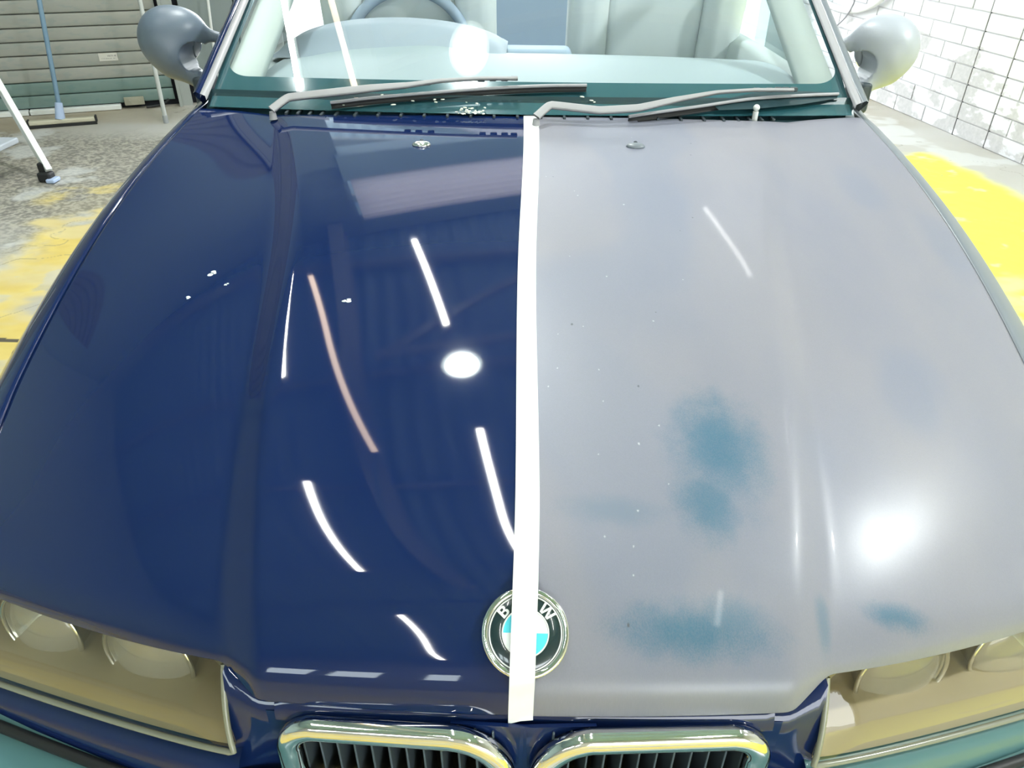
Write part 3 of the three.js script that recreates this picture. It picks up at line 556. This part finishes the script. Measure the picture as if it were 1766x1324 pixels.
// nose panel around the grilles, with real openings
const noseZ = (x) => .014 - .13 * x * x;
{
  const n = groupPart('nose_panel', car, 'dark painted nose panel around the grilles');
  const prof = [[.690, -.055], [.676, -.022], [.668, -.010], [.664, -.004], [.655, .000], [.645, .001]];
  const strip = (x0, x1, pr, cols = 24) => loft(pr.map(([y, dz]) => { const r = []; for (let i = 0; i <= cols; i++) { const x = x0 + (x1 - x0) * i / cols; r.push(V(x, y - .02 * sm(.24, .30, Math.abs(x)) * 0, noseZ(x) + dz)); } return r; }));
  part('top_lip', strip(-.236, .236, prof, 60), M.paint, n);
  const lowp = [[.652, .006], [.62, .009], [.58, .012], [.53, .013]];
  part('centre_post', strip(-.016, .016, lowp, 8), M.paint, n);
  for (const s of [-1, 1]) {
    const rows = [0, .3, .6, 1, 1.4].map((t) => { const r = []; for (let q = 0; q <= 10; q++) { const f = q / 10, u = .355 + .112 * f, h = hoodPoint(u, 1), zl = .006 + .010 * f; r.push(V(s * h.x, h.y - .004 - .105 * t, h.z - .004 + (zl + .004 - h.z) * Math.min(1, .25 + t * .75))); } return r; });
    const h0 = rows[0].map((p) => p.clone().add(V(0, .006, -.03))); rows.unshift(h0);
    part('side_cheek', loft(rows), M.paint, n);
  }
}
for (const s of [-1, 1]) {
  const k = groupPart('kidney_grille', car, 'chrome framed grille with upright slats'), w = .227, hgt = .150;
  const cor = s > 0 ? [.060, .040, .024, .024] : [.040, .060, .024, .024], ins = .0105, path = [];        // top left, top right, bottom right, bottom left
  const corner = (cx, cy, r, a0) => { for (let q = 0; q <= 14; q++) { const a = a0 - Math.PI / 2 * q / 14; path.push([cx + (r - ins) * Math.cos(a), cy + (r - ins) * Math.sin(a), Math.cos(a), Math.sin(a)]); } };
  corner(-w / 2 + cor[0], -cor[0], cor[0], Math.PI); corner(w / 2 - cor[1], -cor[1], cor[1], Math.PI / 2); corner(w / 2 - cor[2], -hgt + cor[2], cor[2], 0); corner(-w / 2 + cor[3], -hgt + cor[3], cor[3], -Math.PI / 2);
  path.push(path[0]);
  part('chrome_frame', loft(path.map(([x, y, nx, ny]) => { const r = []; for (let q = 0; q <= 20; q++) { const a = q / 20 * 2 * Math.PI, c = Math.sign(Math.cos(a)) * Math.pow(Math.abs(Math.cos(a)), .75), e = Math.sign(Math.sin(a)) * Math.pow(Math.abs(Math.sin(a)), .75); r.push(V(x + nx * .0118 * c, y + ny * .0118 * c, .0098 * e)); } return r; })), M.chrome, k);
  for (const q of [0, 1]) { const r = cor[q], f = new THREE.Shape(), X = q ? w / 2 + .011 : -w / 2 - .011, cx = q ? w / 2 - r : -w / 2 + r; f.moveTo(X, -.004); f.lineTo(cx, -.004); f.absarc(cx, -r, r - .004, Math.PI / 2, q ? 0 : Math.PI, q === 1); f.lineTo(X, -r); f.closePath(); part('corner_fill', new THREE.ExtrudeGeometry(f, { depth: .004, bevelEnabled: false, curveSegments: 12 }).translate(0, 0, -.0145), M.paint, k); }
  part('backing', box(w - .01, hgt - .01, .004, 0, -hgt / 2, -.052), M.dark, k);
  for (let i = 0; i < 12; i++) { const x = -w / 2 + .020 + i * (w - .040) / 11; part('slat', rbox(.0022, hgt - .02, .040, .001, x, -hgt / 2, -.028), M.slat, k); }
  k.position.set(s * .1225, .662, .0225); k.rotation.set(-.06, s * .075, -s * .035, 'YXZ');
}
// headlights
const hoodEdge = []; for (let i = 0; i <= 60; i++) hoodEdge.push(hoodPoint(.455 + .545 * i / 60, 1));
const edgeAt = (x) => { let i = 0; while (i < 59 && hoodEdge[i + 1].x < x) i++; const t = Math.max(0, Math.min(1.5, (x - hoodEdge[i].x) / (hoodEdge[i + 1].x - hoodEdge[i].x))); return hoodEdge[i].clone().lerp(hoodEdge[i + 1], t); };
const lensTop = (x) => edgeAt(x).add(V(0, -.004, -.003)), lensBot = (x) => V(x, .604 - .115 * (x - .2825), .016 - .36 * Math.pow(Math.max(0, x - .2825), 1.12));
for (const s of [-1, 1]) {
  const hl = groupPart('headlight', car, s < 0 ? 'clear headlight beside the polished half' : 'clear headlight beside the sanded half');
  const P = (x, t, off = 0) => { const a = lensTop(x), b = lensBot(x - .008 * t * (1 - sm(.29, .4, x))); const p = a.lerp(b, t); p.z += .012 * Math.sin(Math.PI * t) * sm(.27, .33, x) + off; return V(s * p.x, p.y, p.z); };
  const X0 = .2895, X1 = .665, rows = []; for (let j = 0; j <= 14; j++) { const r = []; for (let i = 0; i <= 40; i++) r.push(P(X0 + (X1 - X0) * i / 40, j / 14)); rows.push(r); }
  part('lens', loft(rows), M.lens, hl, 'clear plastic lens');
  const rim = []; for (let i = 0; i <= 10; i++) rim.push(P(X0, i / 10, .001)); for (let i = 1; i <= 40; i++) rim.push(P(X0 + (X1 - X0) * i / 40, 1, .001)); for (let i = 9; i >= 0; i--) rim.push(P(X1, i / 10, .001));
  part('lens_rim', tube(rim, .0031, 120, 8), M.lensRim, hl, 'yellowed clear plastic rim');
  const back = []; for (let j = 0; j <= 8; j++) { const r = []; for (let i = 0; i <= 20; i++) { const p = P(X0 + (X1 - X0) * i / 20, .02 + .97 * j / 8); const d = .17 * Math.min(1, 2.2 * Math.sin(Math.PI * j / 8)) * Math.min(1, Math.sin(Math.PI * i / 20) * 5); r.push(p.add(V(0, 0, -.006 - d))); } back.push(r); }
  part('housing', loft(back), M.lampHouse, hl);
  for (const [bx, by, R, dz] of [[278, 1190, .055, -.082], [98, 1139, .053, -.125]]) {
    const q = groupPart('reflector', hl), lo = atZ(bx, by, dz); q.position.set(s * Math.abs(lo.x), lo.y + R, dz); q.rotation.set(-.12, s * .25, 0, 'YXZ');
    part('bowl', new THREE.LatheGeometry([[.012, -.055], [.03, -.048], [.044, -.03], [R - .004, -.004], [R, 0]].map((a) => new THREE.Vector2(...a)), 40).rotateX(Math.PI / 2), M.reflector, q);
    part('bulb_lens', new THREE.SphereGeometry(1, 32, 12, 0, Math.PI * 2, 0, Math.PI / 2).scale(R - .006, .016, R - .006).rotateX(Math.PI / 2).translate(0, 0, -.006), M.bulbGlass, q);
    part('ring', new THREE.TorusGeometry(R, .0026, 8, 48), M.chromeSoft, q);
  }
}
// lower filler panel and bumper
{
  const f = (x) => { const b = lensBot(Math.max(.2825, Math.abs(x))); return V(x, b.y, b.z); };
  for (const s of [-1, 1]) { const rows = [[.0, 0, -.012], [-.004, 0, .004], [-.012, 0, .012], [-.03, 0, .020], [-.045, 0, .024]].map(([dy, , dz]) => { const r = []; for (let i = 0; i <= 30; i++) { const b = f(.276 + .45 * i / 30); r.push(V(s * b.x, b.y + dy - .004, b.z + dz)); } return r; }); part('filler_panel', loft(rows), s < 0 ? M.paint : M.bumper, car, 'painted strip under the headlight'); }  // right strip coloured teal to paint in the tone it reflects
  const rows = [[-.030, .0], [-.056, .030], [-.055, .055], [-.060, .085], [-.075, .105], [-.12, .118], [-.2, .115], [-.30, .09]].map(([dy, dz]) => { const r = []; for (let i = 0; i <= 80; i++) { const x = -.80 + 1.6 * i / 80, b = f(x); r.push(V(x, .604 - .06 * Math.max(0, Math.abs(x) - .28) + dy, b.z + dz)); } return r; });
  part('bumper', loft(rows), M.bumper, car, 'teal-blue front bumper');
  const ln = []; for (let i = 0; i <= 60; i++) { const x = -.78 + 1.56 * i / 60, b = f(x); ln.push(V(x, .604 - .06 * Math.max(0, Math.abs(x) - .28) - .050, b.z + .028)); } part('bumper_seal', tube(ln, .006, 90, 6), M.rubber, car);
}
// door mirrors: a rounded shell on two stalks
for (const s of [-1, 1]) {
  const g = groupPart('door_mirror', car, s < 0 ? 'grey-blue door mirror beside the roller shutter' : 'door mirror beside the block wall, painted pale grey for the light on it');
  const C = s < 0 ? atZ(289, 68, -1.50) : atZ(1533, 84, -1.50);
  const up = s < 0 ? atZ(357, 68, -1.50) : atZ(1474, 80, -1.50), lo = s < 0 ? atZ(338, 142, -1.46) : atZ(1498, 152, -1.46);
  const a0 = V(C.x - s * .02, C.y + .025, C.z), a1 = V(up.x - s * .03, up.y, up.z - .02), l0 = V(C.x - s * .03, C.y - .05, C.z + .015), l1 = V(lo.x - s * .01, lo.y, lo.z);
  const f = (x, y, z) => {
    let d = ellipsoid(x, y, z, C, V(.064, .070, .072)); d = smin(d, ellipsoid(x, y, z, V(C.x - s * .034, C.y + .020, C.z - .01), V(.056, .046, .055)), .03);
    d = smin(d, capsule(x, y, z, l0, l1, .040, .016), .045); d = smin(d, capsule(x, y, z, a0, a1, .022, .011), .02);
    d = Math.max(d, -ellipsoid(x, y, z, V(C.x - s * .066, C.y - .032, C.z), V(.024, .032, .2)));                       // gap between the stalks
    return Math.max(d, (C.z - .035) - z);                                                                            // flat back for the mirror glass
  };
  part('shell', sdfMesh(f, V(C.x - .19, C.y - .19, C.z - .13), V(C.x + .19, C.y + .15, C.z + .13), 76), s < 0 ? std(.11, .145, .19, .40) : std(.38, .41, .46, .40), g);  // right shell coloured paler: the stronger light on that side is painted in
  part('mirror_glass', new THREE.CylinderGeometry(.062, .062, .004, 32).rotateX(Math.PI / 2).translate(C.x - s * .004, C.y, C.z - .037), M.chrome, g);
  part('base_plate', rbox(.03, .07, .10, .01, lo.x - s * .012, lo.y - .02, lo.z - .03), M.blackPlastic, g);
}
// cabin
{
  const d = groupPart('dashboard', car, 'pale grey dashboard');
  const rows = []; for (let j = 0; j <= 16; j++) { const t = j / 16, r = []; for (let i = 0; i <= 60; i++) { const u = -1 + i / 30, x = u * .62, hump = Math.exp(-Math.pow((x + .36) / .21, 4)); const y = .952 + .022 * Math.sin(Math.PI * Math.min(1, t * 1.15)) + hump * .035 * sm(.45, .95, t) - .10 * sm(.88, 1, t) * (1 - .5 * hump) - .02 * u * u; r.push(V(x, y, -1.22 - .055 * u * u - .58 * t)); } rows.push(r); }
  part('dash_pad', loft(rows), M.dash, d);
  const bin = []; for (let j = 0; j <= 10; j++) { const t = j / 10, r = []; for (let i = 0; i <= 40; i++) { const u = -1 + i / 20, x = -.36 + u * .30; r.push(V(x, .955 + .066 * sm(0, .45, t) * (1 - .55 * sm(.8, 1, t)) * Math.pow(Math.max(0, 1 - u * u), .6), -1.60 - .30 * t)); } bin.push(r); }
  part('instrument_hood', loft(bin), M.dashSkirt, d, 'grey instrument hood');
  part('dash_face', rbox(1.24, .34, .05, .02, 0, .76, -1.80), M.dashSkirt, d);
  part('centre_stack', rbox(.24, .34, .10, .02, 0, .78, -1.84), M.slate, d);
  const sw = groupPart('steering_wheel', car, 'dark grey steering wheel'); sw.position.set(-.365, .895, -2.02); sw.rotation.x = -.42;
  part('rim', new THREE.TorusGeometry(.185, .016, 14, 60), M.slate, sw); part('hub', new THREE.SphereGeometry(1, 24, 14).scale(.075, .065, .03), M.slate, sw);
  for (const a of [.25, Math.PI - .25, -Math.PI / 2]) part('spoke', rod(V(.05 * Math.cos(a), .05 * Math.sin(a), 0), V(.175 * Math.cos(a), .175 * Math.sin(a), 0), .016), M.slate, sw);
  for (const [x, lab] of [[-.37, 'pale grey driver seat behind the steering wheel'], [.385, 'pale grey front passenger seat']]) {
    const st = groupPart('front_seat', car, lab); st.position.set(x, .42, -2.28);
    const tilt = .22;
    const bk = (g) => g.rotateX(tilt).translate(0, .06, 0);
    part('back_panel', bk(rbox(.30, .66, .10, .035, 0, .34, 0)), M.leather, st); 
    for (const q of [-1, 1]) part('bolster', bk(rbox(.125, .64, .15, .05, q * .205, .33, .02, 5)), M.leather, st);
    part('cushion', rbox(.50, .16, .52, .06, 0, .02, .27, 4), M.leather, st); part('headrest', bk(rbox(.26, .17, .09, .04, 0, .78, -.0)), M.leather, st);
    for (const q of [-1, 1]) part('headrest_post', bk(rod(V(q * .06, .64, 0), V(q * .06, .72, 0), .007)), M.chromeSoft, st);
    part('seam', bk(merged([rod(V(0, .08, .051), V(.006, .34, .051), .0016), rod(V(-.15, .40, .05), V(.15, .40, .05), .0016)])), M.dashSkirt, st);
  }
  const rs = groupPart('rear_seat', car); part('cushion', rbox(1.2, .18, .5, .06, 0, .45, -3.0), M.slate, rs); part('back', rbox(1.2, .60, .14, .06, 0, .78, -3.28), M.slate, rs);
  const cn = groupPart('centre_console', car); part('tunnel', rbox(.2, .28, 1.0, .04, 0, .42, -2.3), M.slate, cn); part('hand_brake', rod(V(.03, .56, -2.3), V(.03, .66, -2.12), .014), M.blackPlastic, cn); part('gear_lever', rod(V(0, .55, -2.02), V(0, .70, -2.0), .012), M.blackPlastic, cn); part('gear_knob', new THREE.SphereGeometry(.026, 16, 12).translate(0, .715, -2.0), M.blackPlastic, cn);
  part('floor_pan', rbox(1.4, .06, 2.5, .02, 0, .26, -2.4), M.slate, car);
  part('engine_bay', box(1.2, .3, .86, 0, .45, -.62), M.dark, car);
  part('boot_deck', loft([[-.78, .3], [-.80, .6], [-.74, .86], [-.68, .93], [0, .96], [.68, .93], [.74, .86], [.80, .6], [.78, .3]].map(([x, y]) => [V(x, y, -3.38), V(x * .98, y - .01, -3.7), V(x * .95, y - .06, -4.1), V(x * .92, y - .14, -4.18)])), M.paint, car);
  for (const q of [-1, 1]) part('quarter_panel', loft([[.78, .3], [.80, .6], [.74, .86], [.68, .93], [.64, .93], [.62, .88]].map(([x, y]) => [V(q * x, y, -2.58), V(q * x, y, -3.0), V(q * x, y, -3.38)])), q < 0 ? M.paint : M.dullPaint, car);
  for (const [x, z] of [[-.70, -.62], [.70, -.62], [-.70, -3.32], [.70, -3.32]]) { const w = groupPart('wheel', car); w.position.set(x, .31, z); part('tyre', new THREE.TorusGeometry(.225, .085, 16, 40).rotateY(Math.PI / 2).scale(1.1, 1, 1), M.tyre, w); part('rim', new THREE.CylinderGeometry(.20, .20, .15, 32).rotateZ(Math.PI / 2), M.steel, w); }
}
// ---------------------------------------------------------------- masking tape along the middle of the bonnet
{
  const e = hoodAt(906, 1091), en = hoodNormal(0, e.v, .03);
  const rows = [], add = (c, n, w0, w1) => { rows.push([V(c.x + w0, c.y, c.z), V(c.x + (w0 + w1) / 2, c.y + .0003, c.z), V(c.x + w1, c.y, c.z)]); };
  const cx = (v) => .0035 - .004 * sm(0, .5, v) - .003 * sm(.8, 1, v) + .0016 * Math.sin(v * 9), hw = (v) => .0145 - .0022 * sm(0, .6, v) - .0008 * sm(.8, 1, v);
  add(hoodPoint(0, 0).add(V(0, -.004, -.022)), 0, cx(0) - .008, cx(0) + .015); add(hoodPoint(0, 0).add(V(0, .003, -.010)), 0, cx(0) - .013, cx(0) + .0145);
  for (let j = 0; j <= 150; j++) {
    const v = j / 150, p = hoodPoint(0, v), n = hoodNormal(0, Math.min(.985, v), .006), d = p.clone().sub(e.p).length();
    const lift = .0012 + .0085 * sm(.054, .041, d); add(p.addScaledVector(n, lift), n, cx(v) - hw(v), cx(v) + hw(v));
  }
  const p = hoodPoint(0, 1); rows.push([V(cx(1) - hw(1), p.y - .008, p.z + .003), V(cx(1), p.y - .003, p.z + .003), V(cx(1) + hw(1), p.y - .001, p.z + .003)]);
  const top = loft(rows), under = loft(rows.map((r) => r.map((q) => q.clone().add(V(0, -.0006, 0))).reverse()));
  thingMesh('masking_tape', merged([top, under]), M.tape, 'strip of white masking tape down the middle of the bonnet', 'tape');
}
// small raised white spots on the glossy half
[[366, 471, .0062, 'curled white spot on the polished bonnet half'], [326, 512, .0042, 'white spot below the curled one'], [595, 519, .0052, 'angular white spot between the reflected tubes'], [390, 491, .0026, 'faint speck beside the curled spot']].forEach(([x, y, r, label], i) => {
  const h = hoodAt(x, y), q = new THREE.Quaternion().setFromUnitVectors(V(0, 1, 0), h.n), gs = [];
  for (let k = 0; k < 4; k++) gs.push(new THREE.SphereGeometry(1, 10, 6).scale(r * (.35 + .4 * rnd()), .0007, r * (.3 + .3 * rnd())).translate((rnd() - .5) * 2 * r, 0, (rnd() - .5) * 2 * r));
  thingMesh('white_spot', merged(gs).applyQuaternion(q).translate(h.p.x, h.p.y + .0003, h.p.z), std(.75, .82, .80, .5), label, 'spot');
});
// fallen blossom bits on the cowl
{
  const gs = []; for (let i = 0; i < 46; i++) { const c = i < 30 ? surfAt(overGlass(.004), 812 + 44 * (rnd() - .5) + 20 * (rnd() - .5), 191 + 12 * (rnd() - .5)).p : surfAt(overGlass(.004), 540 + 520 * rnd(), 160 + 22 * rnd()).p; gs.push(new THREE.SphereGeometry(.0016 + .0026 * rnd(), 6, 4).scale(1.4, .4, .8).rotateY(rnd() * 3).translate(c.x, c.y, c.z)); }
  const m = thingMesh('blossom_litter', merged(gs), std(.70, .74, .64, .8), 'pale crumbs of fallen blossom on the dark cowl', 'litter'); m.userData.kind = 'stuff';
}
// floor squeegee leaning by the shutter
{
  const a = atY(52, 222, 0), b = atY(168, 213, 0), c = a.clone().lerp(b, .5), ang = Math.atan2(-(b.z - a.z), b.x - a.x), L = a.distanceTo(b);
  const g = thing('floor_squeegee', 'blue-handled floor squeegee standing by the grey roller shutter', 'squeegee', [c.x, 0, c.z]); g.rotation.y = ang;
  part('head', rbox(L, .028, .045, .008, 0, .034, 0), std(.55, .52, .40, .5, .2), g, 'worn metal head');
  part('rubber_blade', rbox(L + .004, .024, .012, .002, 0, .012, .012), M.rubber, g);
  for (const s of [-1, 1]) part('end_clip', rbox(.012, .04, .05, .003, s * L / 2, .034, 0), M.rubber, g);
  const inv = new THREE.Matrix4().makeRotationY(-ang), loc = (p) => p.sub(V(c.x, 0, c.z)).applyMatrix4(inv);
  const s0 = loc(atZ(104, 205, c.z)), h0 = loc(atZ(103, 188, c.z - .02)), h1 = loc(atZ(22, -240, c.z - .12)); s0.y = .045;
  part('socket', rod(s0, h0.clone().lerp(h1, .03), .030, .022, 18), M.paleBlue, g, 'pale blue plastic socket');
  part('handle', rod(h0, h1, .0145, .0145, 16), M.blue, g, 'blue steel handle');
}
// folding work platform, mostly outside the frame
{
  const foot = atY(90, 312, 0), topP = atZ(-60, 50, foot.z - .42);
  const g = thing('work_platform', 'white folding work platform with a rubber-footed leg', 'platform', [foot.x, 0, foot.z]);
  const l1 = topP.clone().sub(V(foot.x, 0, foot.z)), base = V(0, .02, 0), k = .42;
  const leg = (o) => beam(base.clone().add(o), l1.clone().add(o), .032, .05);
  part('leg', leg(V(0, .03, 0)), M.white, g); part('leg_001', leg(V(-1.1, .03, .45)), M.white, g);
  part('rubber_foot', merged([rbox(.07, .05, .06, .012, -.018, .027, .008), rbox(.05, .09, .035, .01, -.03, .05, -.01)]), M.rubber, g); part('foot_plate', rbox(.045, .02, .07, .006, .02, .013, .02), M.paleBlue, g); part('rubber_foot_001', rbox(.07, .05, .06, .012, -1.1, .027, .45), M.rubber, g);
  const q = atZ(45, 236, foot.z - .18).sub(V(foot.x, 0, foot.z));
  part('step_board', rbox(1.25, .03, .32, .008, q.x - .63, q.y - .0, q.z + .22), std(.48, .52, .58, .5), g, 'pale blue-grey step board'); g.children[g.children.length - 1].rotation.y = 0;
  const r1 = V(-.55, 0, -.75); part('leg_002', beam(V(-.75, .03, -.55), l1.clone().add(V(0, 0, -.02)), .032, .05), M.white, g); part('leg_003', beam(V(-1.85, .03, -.1), l1.clone().add(V(-1.1, 0, .43)), .032, .05), M.white, g);
}
// poles leaning by the door panels
{
  const a = atY(287, 212, 0), b = atZ(228, -60, a.z - .15), g = thing('metal_pole', 'bare pale metal pole leaning by the shutter guide', 'pole', [a.x, 0, a.z]);
  part('shaft', rod(V(0, .01, 0), b.clone().sub(V(a.x, 0, a.z)), .014), M.tin, g); part('end_cap', rod(V(0, 0, 0), V(0, .05, 0), .017), M.steel, g);
  const c = sh(1.62, 0, .22), top = atZ(356, -20, c.z), low = atZ(366, 60, c.z); const d = low.clone().sub(top).normalize(), f = low.clone().addScaledVector(d, -low.y / d.y + .0);
  const g2 = thing('metal_pole', 'slim white pole standing in front of the dark door leaf', 'pole', [f.x, 0, f.z]); part('shaft', rod(V(0, .005, 0), top.clone().sub(V(f.x, 0, f.z)), .009), M.white, g2); part('end_cap', rod(V(0, 0, 0), V(0, .03, 0), .012), M.rubber, g2);
}
// cable stub on the floor by the shutter
thingMesh('cable_stub', tube([sh(.93, .012, .06), sh(.99, .012, .05), sh(1.04, .02, .05), sh(1.09, .05, .045)], .008, 24, 8), M.rubber, 'short black cable end on the floor by the lock bracket', 'cable');
// hose and cable on the block wall
{
  const onWall = (px, py, off) => { const d = dirOf(px, py), n = BN.clone().negate(), t = BA.clone().addScaledVector(n, off).sub(CAM).dot(n) / d.dot(n); return CAM.clone().addScaledVector(d, t); };
  thingMesh('white_hose', tube([onWall(1560, -40, .05), onWall(1528, -8, .05), onWall(1510, 6, .05), onWall(1488, 15, .05), onWall(1465, 18, .05), onWall(1440, 12, .05), onWall(1415, -2, .05), onWall(1395, -25, .05)], .022, 60, 12), M.white, 'thick white hose looped on the white block wall', 'hose');
  thingMesh('wall_cable', tube([onWall(1477, -20, .08), onWall(1473, 3, .08), onWall(1466, 18, .08), onWall(1455, 33, .06), onWall(1440, 46, .05), onWall(1420, 60, .05)], .006, 40, 8), std(.25, .25, .27, .5), 'thin dark cable hanging in front of the white hose', 'cable');
}
// thin cable slung from the roof beside the girder
thingMesh('roof_cable', tube([V(-1.06, 4.6, -1.5), V(-1.02, 4.15, -1.45), V(-.9, 3.9, -.7), V(-.8, 3.85, .2), V(-.4, 3.95, 1.4), V(-.3, 4.7, 1.8)], .008, 60, 6), std(.08, .2, .25, .5), 'thin blue cable slung below the roof girder', 'cable');
scene.traverse((o) => { if (o.isMesh) { o.castShadow = true; o.receiveShadow = true; } });
renderer.render(scene, camera);
